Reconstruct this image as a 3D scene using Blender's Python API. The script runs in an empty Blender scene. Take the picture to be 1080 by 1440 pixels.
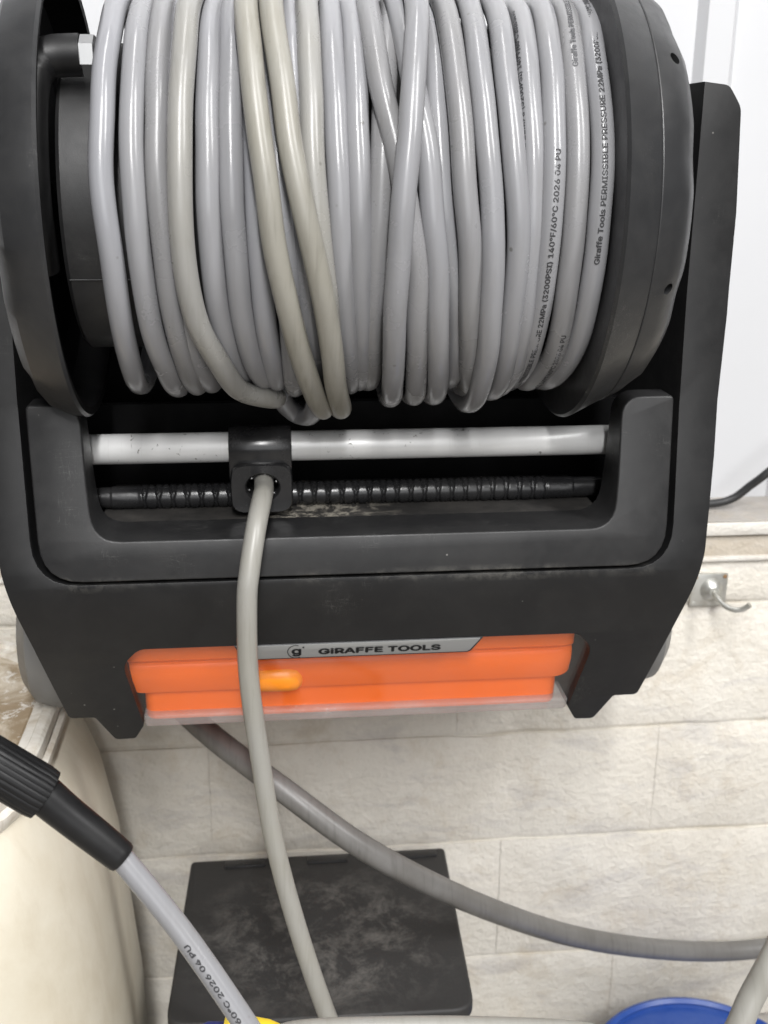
import bpy, bmesh, math, os, random
from mathutils import Vector, Matrix, noise

random.seed(7)
scene = bpy.context.scene
coll = scene.collection
R = math.radians

# ------------------------------------------------------------------ camera
cam_d = bpy.data.cameras.new('camera')
cam = bpy.data.objects.new('camera', cam_d)
coll.objects.link(cam)
YAW, PITCH, ROLL = R(5.9), R(18.4), R(0.4)
fwd = Vector((math.sin(YAW)*math.cos(PITCH), math.cos(YAW)*math.cos(PITCH), -math.sin(PITCH)))
rgt = Vector((math.cos(YAW), -math.sin(YAW), 0))
upv = rgt.cross(fwd)
r2 = rgt*math.cos(ROLL) + upv*math.sin(ROLL)
u2 = -rgt*math.sin(ROLL) + upv*math.cos(ROLL)
M = Matrix((r2, u2, -fwd)).transposed().to_4x4()
M.translation = Vector((-0.049, -0.823, 0.029))
cam.matrix_world = M
cam_d.sensor_fit = 'VERTICAL'
cam_d.sensor_height = 24.0
cam_d.lens = 24.0*1550/1440
cam_d.clip_start = 0.01
cam_d.clip_end = 50
cam_d.dof.use_dof = True
cam_d.dof.focus_distance = 0.56
cam_d.dof.aperture_fstop = 9.0
scene.camera = cam

# ------------------------------------------------------------------ light
world = bpy.data.worlds.new('World')
scene.world = world
world.use_nodes = True
bg = world.node_tree.nodes['Background']
bg.inputs[0].default_value = (1.0, 0.985, 0.96, 1)
bg.inputs[1].default_value = 0.05
def area(name, loc, target, sx, sy, power, col):
    d = bpy.data.lights.new(name, 'AREA')
    d.shape = 'RECTANGLE'; d.size = sx; d.size_y = sy; d.energy = power; d.color = col
    o = bpy.data.objects.new(name, d); coll.objects.link(o)
    o.location = loc
    o.rotation_euler = (Vector(target)-Vector(loc)).to_track_quat('-Z', 'Y').to_euler()
    return o
# two rows of fluorescent tubes run away from the wall over the camera's head
area('ceiling_tube_light', (-0.02, -2.15, 1.58), (-0.01, -0.35, -0.2), 0.16, 1.5, 74, (1.0, 0.992, 0.985))
area('ceiling_tube_light', (-0.02, -0.55, 1.70), (-0.01, -0.25, -0.2), 0.16, 1.2, 11, (1.0, 0.992, 0.985))
area('ceiling_tube_light', (1.45, -1.5, 1.62), (0.2, -0.3, -0.2), 0.16, 1.5, 44, (1.0, 0.992, 0.985))
area('rear_fill_light', (0.2, -4.2, 0.60), (0, -0.2, 0.1), 2.4, 2.0, 36, (0.98, 0.99, 1.0))  # added fill behind the camera, gives the arms and front panel their sheen
scene.view_settings.view_transform = 'Standard'
scene.view_settings.look = 'None'
scene.view_settings.exposure = 0.10
scene.view_settings.gamma = 1.0
scene.cycles.max_bounces = 8
scene.cycles.transparent_max_bounces = 16

# ------------------------------------------------------------------ materials
MATS = {}
class NT:
    def __init__(s, name):
        s.m = bpy.data.materials.new(name); s.m.use_nodes = True
        s.t = s.m.node_tree; s.b = s.t.nodes['Principled BSDF']; s.out = s.t.nodes['Material Output']
        MATS[name] = s.m
    def n(s, typ, **kw):
        nd = s.t.nodes.new(typ)
        for k, v in kw.items():
            if k in nd.inputs: nd.inputs[k].default_value = v
            else: setattr(nd, k, v)
        return nd
    def l(s, a, b): s.t.links.new(a, b)
    def coord(s, scale=(1, 1, 1), kind='Object'):
        c = s.n('ShaderNodeTexCoord'); mp = s.n('ShaderNodeMapping'); mp.inputs['Scale'].default_value = scale
        s.l(c.outputs[kind], mp.inputs[0]); return mp.outputs[0]
    def noise(s, vec, scale, detail=4, rough=.6, dist=0.0):
        nd = s.n('ShaderNodeTexNoise'); nd.inputs['Scale'].default_value = scale
        nd.inputs['Detail'].default_value = detail; nd.inputs['Roughness'].default_value = rough
        nd.inputs['Distortion'].default_value = dist
        s.l(vec, nd.inputs['Vector']); return nd.outputs['Fac']
    def ramp(s, fac, a, b, ca=(0, 0, 0, 1), cb=(1, 1, 1, 1)):
        r = s.n('ShaderNodeValToRGB'); e = r.color_ramp.elements
        e[0].position = a; e[0].color = ca; e[1].position = b; e[1].color = cb
        s.l(fac, r.inputs[0]); return r.outputs[0]
    def mix(s, fac, a, b):
        m = s.n('ShaderNodeMix', data_type='RGBA')
        if isinstance(fac, (int, float)): m.inputs[0].default_value = fac
        else: s.l(fac, m.inputs[0])
        for i, v in ((6, a), (7, b)):
            if isinstance(v, tuple): m.inputs[i].default_value = v if len(v) == 4 else (*v, 1)
            else: s.l(v, m.inputs[i])
        return m.outputs[2]
    def mul(s, a, b):
        m = s.n('ShaderNodeMath', operation='MULTIPLY')
        for i, v in ((0, a), (1, b)):
            if isinstance(v, (int, float)): m.inputs[i].default_value = v
            else: s.l(v, m.inputs[i])
        return m.outputs[0]
    def bump(s, h, strength, dist=.001):
        b = s.n('ShaderNodeBump'); b.inputs['Strength'].default_value = strength; b.inputs['Distance'].default_value = dist
        s.l(h, b.inputs['Height']); s.l(b.outputs[0], s.b.inputs['Normal'])
    def set(s, **kw):
        for k, v in kw.items():
            k = k.replace('_', ' ')
            if isinstance(v, (int, float)): s.b.inputs[k].default_value = v
            elif isinstance(v, tuple): s.b.inputs[k].default_value = v if len(v) == 4 else (*v, 1)
            else: s.l(v, s.b.inputs[k])
        return s

def plastic(name, col, rough, dust=.35, dustcol=(.19, .185, .175), grain=.10, spec=.4, specks=True, band=None):
    s = NT(name); v = s.coord()
    d1 = s.noise(v, 26, 8, .72, .3)
    dm = s.mul(s.ramp(d1, .42, .85), dust)
    c = s.mix(dm, col, dustcol)
    rr = s.ramp(s.noise(v, 45, 6, .7), .3, .7, (rough-.08,)*3+(1,), (rough+.10,)*3+(1,))
    if specks:
        vo = s.n('ShaderNodeTexVoronoi'); vo.inputs['Scale'].default_value = 110; s.l(v, vo.inputs['Vector'])
        sp = s.ramp(vo.outputs['Distance'], .03, .075, (1, 1, 1, 1), (0, 0, 0, 1))
        pick = s.ramp(s.noise(v, 80, 2), .57, .64)
        c = s.mix(s.mul(s.mul(sp, pick), .55), c, (.34, .33, .31))
        for sc_, st in (((1.0, 6.0, 14.0), 28), ((13.0, 6.0, 1.2), 24)):     # hairline scratches
            q = s.noise(s.coord(sc_), st, 3, .5, 1.5)
            a = s.n('ShaderNodeMath', operation='SUBTRACT'); s.l(q, a.inputs[0]); a.inputs[1].default_value = .5
            b = s.n('ShaderNodeMath', operation='ABSOLUTE'); s.l(a.outputs[0], b.inputs[0])
            ln = s.ramp(b.outputs[0], .0, .006, (1, 1, 1, 1), (0, 0, 0, 1))
            c = s.mix(s.mul(s.mul(ln, s.ramp(s.noise(v, 19, 3), .60, .68)), .22), c, (.30, .295, .28))
    if band:       # dried dust caught in the crease under the front panel
        sx = s.n('ShaderNodeSeparateXYZ'); s.l(v, sx.inputs[0])
        a = s.n('ShaderNodeMath', operation='SUBTRACT'); s.l(sx.outputs[2], a.inputs[0]); a.inputs[1].default_value = band
        b = s.n('ShaderNodeMath', operation='ABSOLUTE'); s.l(a.outputs[0], b.inputs[0])
        m = s.ramp(b.outputs[0], .0010, .0030, (1, 1, 1, 1), (0, 0, 0, 1))
        m2 = s.ramp(s.noise(v, 60, 8, .8, .5), .47, .66)
        m3 = s.ramp(s.noise(v, 9, 2), .46, .64)
        ab = s.n('ShaderNodeMath', operation='ABSOLUTE'); s.l(sx.outputs[0], ab.inputs[0])
        m3 = s.mul(m3, s.ramp(ab.outputs[0], .168, .174, (1, 1, 1, 1), (0, 0, 0, 1)))
        c = s.mix(s.mul(s.mul(s.mul(m, m2), m3), .24), c, (.34, .325, .29))
    s.set(Base_Color=c, Roughness=rr, Specular_IOR_Level=spec)
    s.bump(s.noise(v, 1500, 2), grain, .0004)
    return s.m

plastic('black_plastic', (.0165, .0165, .0172), .46, .13)
plastic('housing_plastic', (.0085, .0085, .009), .45, .05, spec=.34, band=-.2058)
plastic('panel_plastic', (.0145, .0145, .0152), .42, .08, band=-.2025)
plastic('rim_plastic', (.022, .0224, .0236), .36, .10)
plastic('gloss_black', (.014, .014, .015), .24, .10, grain=.03, spec=.5)
plastic('inner_black', (.003, .003, .0034), .6, .02, specks=False, spec=.12)  # near-black base stands in for deep shade inside the reel
plastic('rubber_black', (.007, .007, .0075), .42, .05, grain=.06, spec=.3, specks=False)
plastic('side_grey', (.15, .15, .147), .4, .2, specks=False)
plastic('orange_plastic', (.93, .155, .005), .38, .06, (.9, .22, .03), specks=False)
plastic('amber_plastic', (.96, .29, .008), .35, .05, (.9, .4, .1), specks=False)
plastic('blue_plastic', (.016, .055, .25), .33, .12, (.3, .4, .6), specks=False)
plastic('yellow_plastic', (.85, .62, .03), .4, .1, specks=False)
plastic('navy_plastic', (.02, .03, .16), .4, .1, specks=False)
plastic('cable_black', (.02, .02, .021), .45, .1, specks=False)

def tray_mat():
    s = NT('tray_dusty'); v = s.coord()
    d = s.mul(s.ramp(s.noise(v, 22, 6, .7), .42, .75), .45)
    c = s.mix(d, (.022, .021, .020), (.12, .11, .10))
    g = s.coord((1, 1, 1)); sx = s.n('ShaderNodeSeparateXYZ'); s.l(g, sx.inputs[0])
    # dried mud splashes lying on the tray by the guide
    a = s.n('ShaderNodeMapRange'); a.inputs[1].default_value = -.072; a.inputs[2].default_value = -.045; s.l(sx.outputs[0], a.inputs[0])
    b = s.n('ShaderNodeMapRange'); b.inputs[1].default_value = .03; b.inputs[2].default_value = -.02; s.l(sx.outputs[0], b.inputs[0])
    m = s.mul(a.outputs[0], b.outputs[0])
    sp = s.ramp(s.noise(v, 110, 6, .75, .8), .49, .56)
    c = s.mix(s.mul(s.mul(m, sp), .8), c, (.40, .37, .31))
    s.set(Base_Color=c, Roughness=.6); s.bump(s.noise(v, 260, 4), .25)
tray_mat()

def hose_mat(name, base, dirt, dirtcol, rough):
    s = NT(name); v = s.coord()
    streak = s.noise(s.coord((1, .10, .10)), 330, 4, .6, .4)
    patch = s.noise(v, 22, 6, .6, .2)
    f = s.mul(s.ramp(patch, .22, .78), dirt)
    c = s.mix(f, base, dirtcol)
    f2 = s.mul(s.ramp(streak, .50, .80), .55*dirt+.05)
    c = s.mix(f2, c, tuple(x*.62 for x in dirtcol))
    vo = s.n('ShaderNodeTexVoronoi'); vo.inputs['Scale'].default_value = 75; s.l(v, vo.inputs['Vector'])
    sp = s.ramp(vo.outputs['Distance'], .05, .10, (1, 1, 1, 1), (0, 0, 0, 1))
    pick = s.ramp(s.noise(v, 45, 2), .58, .62)
    c = s.mix(s.mul(s.mul(sp, pick), .7), c, (.10, .095, .085))
    rr = s.ramp(s.noise(v, 30, 5, .6), .3, .75, (rough-.03,)*3+(1,), (rough+.12,)*3+(1,))
    s.set(Base_Color=c, Roughness=rr, Specular_IOR_Level=.5)
    s.bump(s.noise(s.coord((1, .3, .3)), 420, 3), .07, .0005)
HC = (.236, .238, .252)
hose_mat('hose_cool', (.250, .253, .270), .15, (.225, .22, .21), .17)
hose_mat('hose_dull', (.218, .218, .228), .35, (.195, .189, .172), .25)
hose_mat('hose_clean', HC, .22, (.235, .228, .21), .20)
hose_mat('hose_worn', (.262, .259, .252), .6, (.25, .241, .208), .26)
hose_mat('hose_dirty', (.285, .277, .25), .9, (.225, .213, .178), .32)
hose_mat('inlet_hose_grey', (.165, .162, .158), .85, (.095, .089, .080), .36)
hose_mat('tail_hose', (.29, .285, .268), .6, (.255, .243, .20), .34)

s = NT('ink_grey'); s.set(Base_Color=(.035, .035, .038), Roughness=.6)
s = NT('ink_faint'); s.set(Base_Color=(.075, .075, .08), Roughness=.6)
s = NT('ink_black'); s.set(Base_Color=(.012, .012, .013), Roughness=.5)

s = NT('aluminium'); v = s.coord()
sc = s.noise(s.coord((14, 1, 1)), 40, 5, .7)
c = s.mix(s.mul(s.ramp(sc, .58, .66), .10), (.70, .70, .695), (.36, .35, .33))
mk = s.mul(s.ramp(s.noise(v, 130, 3, .7, 1.5), .635, .66), s.ramp(s.noise(v, 25, 2), .48, .56))
c = s.mix(s.mul(mk, .85), c, (.10, .095, .085))
s.set(Base_Color=c, Metallic=.15, Roughness=.38, Specular_IOR_Level=.5); s.bump(s.noise(v, 300, 3), .08)
s = NT('steel_nut'); s.set(Base_Color=(.42, .42, .42), Metallic=1.0, Roughness=.25)
s = NT('zinc'); v = s.coord()
c = s.mix(s.ramp(s.noise(v, 90, 4), .45, .7), (.55, .55, .52), (.42, .41, .37))
s.set(Base_Color=c, Metallic=.75, Roughness=.38)
s = NT('rust'); s.set(Base_Color=(.22, .13, .06), Roughness=.8)
s = NT('plate_silver'); s.set(Base_Color=(.34, .345, .345), Metallic=.5, Roughness=.42)

def clear_mat(name, tint, frost):
    s = NT(name); t = s.t; t.nodes.remove(s.b)
    tr = s.n('ShaderNodeBsdfTransparent'); tr.inputs[0].default_value = (*tint, 1)
    gl = s.n('ShaderNodeBsdfGlossy'); gl.inputs['Roughness'].default_value = .06
    df = s.n('ShaderNodeBsdfDiffuse'); df.inputs[0].default_value = (.6, .58, .57, 1)
    lw = s.n('ShaderNodeLayerWeight'); lw.inputs[0].default_value = .5
    pw = s.n('ShaderNodeMath', operation='POWER'); s.l(lw.outputs['Facing'], pw.inputs[0]); pw.inputs[1].default_value = 5.0
    fr = s.n('ShaderNodeMath', operation='MULTIPLY_ADD'); s.l(pw.outputs[0], fr.inputs[0]); fr.inputs[1].default_value = .8; fr.inputs[2].default_value = .045
    m0 = s.n('ShaderNodeMixShader'); v = s.coord()
    f0 = s.ramp(s.noise(v, 30, 5, .65), .35, .75, (frost*.6,)*3+(1,), (frost*1.4,)*3+(1,))
    s.l(f0, m0.inputs[0]); s.l(tr.outputs[0], m0.inputs[1]); s.l(df.outputs[0], m0.inputs[2])
    m1 = s.n('ShaderNodeMixShader'); s.l(fr.outputs[0], m1.inputs[0]); s.l(m0.outputs[0], m1.inputs[1]); s.l(gl.outputs[0], m1.inputs[2])
    s.l(m1.outputs[0], s.out.inputs[0])
clear_mat('clear_window', (.98, .98, .98), .008)
clear_mat('clear_lip', (.88, .87, .87), .28)

def paint_wall(name, col, stain, amt):
    s = NT(name)
    gm = s.n('ShaderNodeNewGeometry'); p = gm.outputs['Position']
    n1 = s.noise(p, 6, 8, .70, .5); n2 = s.noise(p, 19, 9, .75, .4); n3 = s.noise(p, 170, 6, .7)
    mp = s.n('ShaderNodeMapping'); mp.inputs['Scale'].default_value = (.8, 1, 2.2); s.l(p, mp.inputs[0])
    n4 = s.noise(mp.outputs[0], 13, 8, .72, .6)
    c = s.mix(s.mul(s.ramp(n1, .42, .62), amt), col, stain)
    c = s.mix(s.mul(s.ramp(n2, .52, .66), amt*.55), c, (.50, .42, .31))
    c = s.mix(s.mul(s.ramp(n4, .52, .66), amt*.60), c, (.44, .42, .415))
    c = s.mix(s.mul(s.ramp(n3, .56, .72), .35), c, (.46, .42, .36))
    s.set(Base_Color=c, Roughness=.55, Specular_IOR_Level=.4)
    h = s.n('ShaderNodeMath', operation='MULTIPLY_ADD'); s.l(s.noise(p, 190, 6, .65), h.inputs[0]); h.inputs[1].default_value = .7; s.l(s.noise(p, 60, 6, .6, .2), h.inputs[2])
    s.bump(h.outputs[0], .6, .004)
paint_wall('block_paint', (.735, .70, .63), (.60, .56, .49), .75)
paint_wall('mortar_paint', (.69, .66, .60), (.52, .475, .40), .9)
paint_wall('ledge_top', (.40, .375, .345), (.25, .225, .195), .8)
paint_wall('ledge_edge', (.66, .64, .60), (.50, .44, .36), .5)
paint_wall('ledge_beige', (.56, .51, .44), (.42, .36, .28), .7)
paint_wall('floor_dirt', (.36, .34, .31), (.24, .22, .195), .8)
s = NT('panel_white'); v = s.coord()
s.set(Base_Color=s.mix(s.mul(s.ramp(s.noise(v, 8, 5), .45, .75), .12), (.54, .545, .56), (.47, .47, .475)), Roughness=.4)
s.bump(s.noise(v, 18, 3), .06, .004)

s = NT('tub_plastic'); v = s.coord()
n1 = s.noise(v, 9, 8, .7, .2); n2 = s.noise(s.coord((1, 1, .25)), 40, 6, .7, .2)
c = s.mix(s.ramp(n1, .30, .80), (.68, .645, .55), (.53, .475, .365))
c = s.mix(s.mul(s.ramp(n2, .50, .75), .45), c, (.47, .41, .31))
s.set(Base_Color=c, Roughness=.42, Specular_IOR_Level=.4, Subsurface_Weight=0.0); s.bump(s.noise(v, 40, 4), .08, .002)
s = NT('tub_rim'); v = s.coord()
c = s.mix(s.mul(s.ramp(s.noise(v, 45, 6, .7, .8), .42, .68), .75), (.68, .65, .59), (.40, .33, .24))
s.set(Base_Color=c, Roughness=.5)
s = NT('tub_lid'); v = s.coord()
n1 = s.noise(v, 22, 8, .72, 1.4); n2 = s.noise(v, 55, 6, .7, 1.2)
c = s.mix(s.ramp(n1, .42, .60), (.30, .225, .14), (.56, .49, .39))
c = s.mix(s.mul(s.ramp(n2, .56, .62), .85), c, (.74, .71, .66))
c = s.mix(s.mul(s.ramp(s.noise(v, 34, 5, .6), .66, .72), .8), c, (.12, .07, .035))
s.set(Base_Color=c, Roughness=.6); s.bump(n2, .35, .003)

s = NT('dusty_lid'); v = s.coord()
gr = s.n('ShaderNodeTexGradient', gradient_type='SPHERICAL'); mp = s.n('ShaderNodeMapping')
mp.vector_type = 'TEXTURE'; mp.inputs['Location'].default_value = (-.02, -.13, -.54); mp.inputs['Scale'].default_value = (.12, .10, .2)
tc = s.n('ShaderNodeTexCoord'); s.l(tc.outputs['Object'], mp.inputs[0]); s.l(mp.outputs[0], gr.inputs[0])
n1 = s.ramp(s.noise(v, 34, 9, .78, .3), .47, .74); n2 = s.ramp(s.noise(v, 8, 5, .6), .40, .7)
gm = s.ramp(gr.outputs['Fac'], .0, .55)
c = s.mix(s.mul(s.mul(n1, gm), .6), (.026, .0254, .025), (.23, .218, .20))
c = s.mix(s.mul(n2, .10), c, (.09, .086, .082))
s.set(Base_Color=c, Roughness=.55, Specular_IOR_Level=.35); s.bump(s.noise(v, 500, 4), .15)

# ------------------------------------------------------------------ mesh helpers
def mesh_obj(name, verts, faces, mat, parent=None, smooth=True, angle=38):
    me = bpy.data.meshes.new(name); me.from_pydata([tuple(v) for v in verts], [], faces); me.validate()
    bm = bmesh.new(); bm.from_mesh(me); bmesh.ops.recalc_face_normals(bm, faces=bm.faces[:]); bm.to_mesh(me); bm.free()
    return finish(name, me, mat, parent, smooth, angle)
def finish(name, me, mat, parent=None, smooth=True, angle=38):
    me.materials.append(MATS[mat])
    if smooth:
        me.shade_smooth(); me.set_sharp_from_angle(angle=R(angle))
    o = bpy.data.objects.new(name, me); coll.objects.link(o)
    if parent is not None: o.parent = parent
    return o
def bm_obj(name, bm, mat, parent=None, smooth=True, angle=38):
    bmesh.ops.recalc_face_normals(bm, faces=bm.faces[:])
    me = bpy.data.meshes.new(name); bm.to_mesh(me); bm.free()
    return finish(name, me, mat, parent, smooth, angle)
def thing(name, label, cat, loc=(0, 0, 0), group=None):
    o = bpy.data.objects.new(name, None); coll.objects.link(o); o.location = loc
    o.empty_display_size = .02
    return tag(o, label, cat, group)
def tag(o, label, cat, group=None):
    o['label'] = label; o['category'] = cat
    if group: o['group'] = group
    return o
def struct(o, label=None):
    o['kind'] = 'structure'
    if label: o['label'] = label
    return o
def box(name, x0, x1, y0, y1, z0, z1, mat, parent=None, bev=.002, seg=2):
    bm = bmesh.new()
    bmesh.ops.create_cube(bm, size=1)
    for v in bm.verts:
        v.co = Vector(((x0+x1)/2+v.co.x*(x1-x0), (y0+y1)/2+v.co.y*(y1-y0), (z0+z1)/2+v.co.z*(z1-z0)))
    if bev: bmesh.ops.bevel(bm, geom=bm.edges[:], offset=bev, segments=seg, affect='EDGES', profile=.5)
    return bm_obj(name, bm, mat, parent)
def catmull(P, n):
    P = [Vector(p) for p in P]; out = []
    Q = [P[0]*2-P[1]] + P + [P[-1]*2-P[-2]]
    for i in range(1, len(Q)-2):
        a, b, c, d = Q[i-1:i+3]
        for k in range(n):
            t = k/n
            out.append(.5*((2*b)+(c-a)*t+(2*a-5*b+4*c-d)*t*t+(3*b-a-3*c+d)*t*t*t))
    out.append(P[-1]); return out
def tube_mesh(path, rad, sides=16, closed=False, normals=None):
    n = len(path); V = []; F = []
    prev = None
    for i, p in enumerate(path):
        a = path[(i-1) % n] if (closed or i > 0) else path[i]
        b = path[(i+1) % n] if (closed or i < n-1) else path[i]
        T = (b-a).normalized()
        if normals: N = normals[i]
        else:
            N = prev if prev is not None else Vector((0, -1, .3))
        N = (N - T*N.dot(T)).normalized(); prev = N; B = T.cross(N)
        r = rad(i/(n-1)) if callable(rad) else rad
        for k in range(sides):
            f = 2*math.pi*k/sides
            V.append(p + (N*math.cos(f)+B*math.sin(f))*r)
    m = n if closed else n-1
    for i in range(m):
        j = (i+1) % n
        for k in range(sides):
            l = (k+1) % sides
            F.append((i*sides+k, i*sides+l, j*sides+l, j*sides+k))
    if not closed:
        F.append(tuple(range(sides-1, -1, -1))); F.append(tuple((n-1)*sides+k for k in range(sides)))
    return V, F
def tube(name, path, rad, mat, parent=None, sides=16, closed=False, normals=None):
    V, F = tube_mesh(path, rad, sides, closed, normals)
    return mesh_obj(name, V, F, mat, parent, True, 60)
def lathe(name, prof, mat, origin, axis, parent=None, seg=48, rmod=None, angle=35):
    """prof: list of (along axis, radius); closed at both ends when the radius is 0"""
    ax = Vector(axis).normalized(); ref = Vector((0, 0, 1)) if abs(ax.z) < .9 else Vector((0, -1, 0))
    A = (ref-ax*ref.dot(ax)).normalized(); B = ax.cross(A); O = Vector(origin)
    V = []; F = []
    for i, (h, r) in enumerate(prof):
        for k in range(seg):
            t = 2*math.pi*k/seg; rr = r*(rmod(i, t) if rmod else 1)
            V.append(O+ax*h+(A*math.cos(t)+B*math.sin(t))*rr)
    for i in range(len(prof)-1):
        for k in range(seg):
            l = (k+1) % seg
            F.append((i*seg+k, i*seg+l, (i+1)*seg+l, (i+1)*seg+k))
    if prof[0][1] > 1e-6: F.append(tuple(range(seg)))
    if prof[-1][1] > 1e-6: F.append(tuple((len(prof)-1)*seg+k for k in range(seg)))
    bm = bmesh.new(); vs = [bm.verts.new(v) for v in V]
    for f in F: bm.faces.new([vs[i] for i in f])
    bmesh.ops.remove_doubles(bm, verts=bm.verts[:], dist=1e-6)
    return bm_obj(name, bm, mat, parent, True, angle)
def interp(tab, x):
    if x <= tab[0][0]: return tab[0][1]
    for (a, b), (c, d) in zip(tab, tab[1:]):
        if x <= c:
            t = (x-a)/(c-a); return b+(d-b)*t
    return tab[-1][1]
def rounded(pts, n=6):
    """pts: (x, z, radius) corners -> polygon with rounded corners"""
    out = []; m = len(pts)
    for i, (x, z, r) in enumerate(pts):
        P = Vector((x, z)); A = Vector(pts[i-1][:2]); B = Vector(pts[(i+1) % m][:2])
        if r <= 0: out.append((x, z)); continue
        u = (A-P).normalized(); w = (B-P).normalized()
        ang = u.angle(w); d = min(r/math.tan(ang/2), (A-P).length*.49, (B-P).length*.49)
        p0 = P+u*d; p1 = P+w*d
        for k in range(n+1):
            t = k/n; q = p0*(1-t)**2+P*2*t*(1-t)+p1*t*t
            out.append((q.x, q.y))
    return out
def shell(name, poly, front, back, mat, parent=None, cuts=(), bev=.003, seg=3, angle=35, xcuts=()):
    """solid cut from an XZ outline: front face follows front(x, z), the back face back(x, z)"""
    bm = bmesh.new()
    f = bm.faces.new([bm.verts.new((x, 0, z)) for x, z in poly])
    for z in cuts:
        bmesh.ops.bisect_plane(bm, geom=bm.verts[:]+bm.edges[:]+bm.faces[:], plane_co=(0, 0, z), plane_no=(0, 0, 1), dist=1e-6)
    for x in xcuts:
        bmesh.ops.bisect_plane(bm, geom=bm.verts[:]+bm.edges[:]+bm.faces[:], plane_co=(x, 0, 0), plane_no=(1, 0, 0), dist=1e-6)
    ff = bm.faces[:]
    ret = bmesh.ops.extrude_face_region(bm, geom=ff)
    nv = {g for g in ret['geom'] if isinstance(g, bmesh.types.BMVert)}
    for v in bm.verts:
        v.co.y = back(v.co.x, v.co.z) if v in nv else front(v.co.x, v.co.z)
    bm.normal_update(); bmesh.ops.recalc_face_normals(bm, faces=bm.faces[:])
    if bev:
        es = [e for e in bm.edges if len(e.link_faces) == 2 and sum(v in nv for v in e.verts) == 0
              and (sum(all(w not in nv for w in fc.verts) for fc in e.link_faces) == 1)]
        bmesh.ops.bevel(bm, geom=es, offset=bev, segments=seg, affect='EDGES', profile=.5, clamp_overlap=True)
    return bm_obj(name, bm, mat, parent, True, angle)
try:     # Blender's own bundled sans-serif; the built-in face otherwise
    SANS = bpy.data.fonts.load(os.path.join(bpy.utils.system_resource('DATAFILES', path='fonts'), 'Inter.woff2'))
except Exception:
    SANS = None
def text_mesh(body, bold=0.0, spacing=1.0):
    c = bpy.data.curves.new('lettering', 'FONT'); c.body = body; c.size = 1.0; c.offset = bold; c.space_character = spacing
    c.resolution_u = 3
    if SANS: c.font = SANS
    o = bpy.data.objects.new('lettering', c); coll.objects.link(o)
    dg = bpy.context.evaluated_depsgraph_get()
    me = bpy.data.meshes.new_from_object(o.evaluated_get(dg))
    bpy.data.objects.remove(o); bpy.data.curves.remove(c)
    bm = bmesh.new(); bm.from_mesh(me); bpy.data.meshes.remove(me)
    bmesh.ops.remove_doubles(bm, verts=bm.verts[:], dist=1e-5)
    return bm
def embolden(bm, w):
    me = bpy.data.meshes.new('bold'); bm.to_mesh(me); 
    for dx, dy in ((w, 0), (w/2, w/2), (w/2, -w/2)):
        n0 = len(bm.verts); bm.from_mesh(me); bm.verts.ensure_lookup_table()
        for v in bm.verts[n0:]: v.co.x += dx; v.co.y += dy
    bpy.data.meshes.remove(me); return bm
def wrap_text(name, body, frame, s0, s1, height, hr, phi0, mat, parent, lift=.00012):
    """letter a hose: frame(s) -> point, tangent, outward normal; letters run from s0 to s1"""
    bm = embolden(text_mesh(body), .055)
    x0 = min(v.co.x for v in bm.verts); x1 = max(v.co.x for v in bm.verts)
    for z in (-.1, 0.0, .2, .4, .6):
        bmesh.ops.bisect_plane(bm, geom=bm.verts[:]+bm.edges[:]+bm.faces[:], plane_co=(0, z, 0), plane_no=(0, 1, 0), dist=1e-6)
    for v in bm.verts:
        s = s0+(v.co.x-x0)/(x1-x0)*(s1-s0); h = (v.co.y-.36)*height/.72
        P, T, N = frame(s); L = N.cross(T)          # letter tops point to the left of travel
        f = phi0+h/hr
        v.co = P+(N*math.cos(f)-L*math.sin(f)*-1)*(hr+lift)
    me = bpy.data.meshes.new(name); bm.to_mesh(me); bm.free()
    return finish(name, me, mat, parent, False)

# ================================================================== SETTING
# painted block wall, ledge and ribbed white panel above it
wall = struct(box('wall', -1.1, 1.3, .0040, .14, -.775, -.2935, 'mortar_paint', None, 0), 'white painted block wall behind the reel')
courses = [(-.775, -.683), (-.683, -.557), (-.557, -.4495), (-.4495, -.335), (-.335, -.2935)]
joints = [.255, .143, .279, .1, .30]
def block(x0, x1, z0, z1, seed):
    g = .0020
    nx = max(6, int((x1-x0)/.02)); nz = 6
    V = []; F = []
    for j in range(nz+1):
        for i in range(nx+1):
            u = i/nx; w = j/nz
            x = x0+.0002+(x1-x0-.0004)*u; z = z0+g+(z1-z0-2*g)*w
            edge = min(min(u, 1-u)*(x1-x0), min(w, 1-w)*(z1-z0))
            d = (.0022 if min(w, 1-w) < .001 else .0012) if edge < .0005 else 0.0
            n = noise.noise(Vector((x*9, z*9, seed)))*.0011
            if edge < .0005:
                x += noise.noise(Vector((x*40, z*40, 3)))*.0003; z += noise.noise(Vector((x*30, z*30, 9)))*.0024
            V.append((x, d+n, z))
    for j in range(nz):
        for i in range(nx):
            a = j*(nx+1)+i; F.append((a, a+1, a+nx+2, a+nx+1))
    # closed back so that every block is a solid
    b0 = len(V)
    ring = [i for i in range(nx+1)]+[(j*(nx+1)+nx) for j in range(1, nz+1)]+[nz*(nx+1)+i for i in range(nx-1, -1, -1)]+[j*(nx+1) for j in range(nz-1, 0, -1)]
    for k in ring: V.append((V[k][0], .03, V[k][2]))
    for k in range(len(ring)):
        F.append((ring[k], b0+k, b0+(k+1) % len(ring), ring[(k+1) % len(ring)]))
    F.append(tuple(b0+k for k in range(len(ring))))
    return mesh_obj('concrete_block', V, F, 'block_paint', wall, True, 60)
L = .39
for ci, ((z0, z1), jx) in enumerate(zip(courses, joints)):
    if ci == 4: continue
    x = jx-L*3
    while x < 1.1:
        block(x, x+L, z0, z1, ci*7.3+x); x += L
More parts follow.
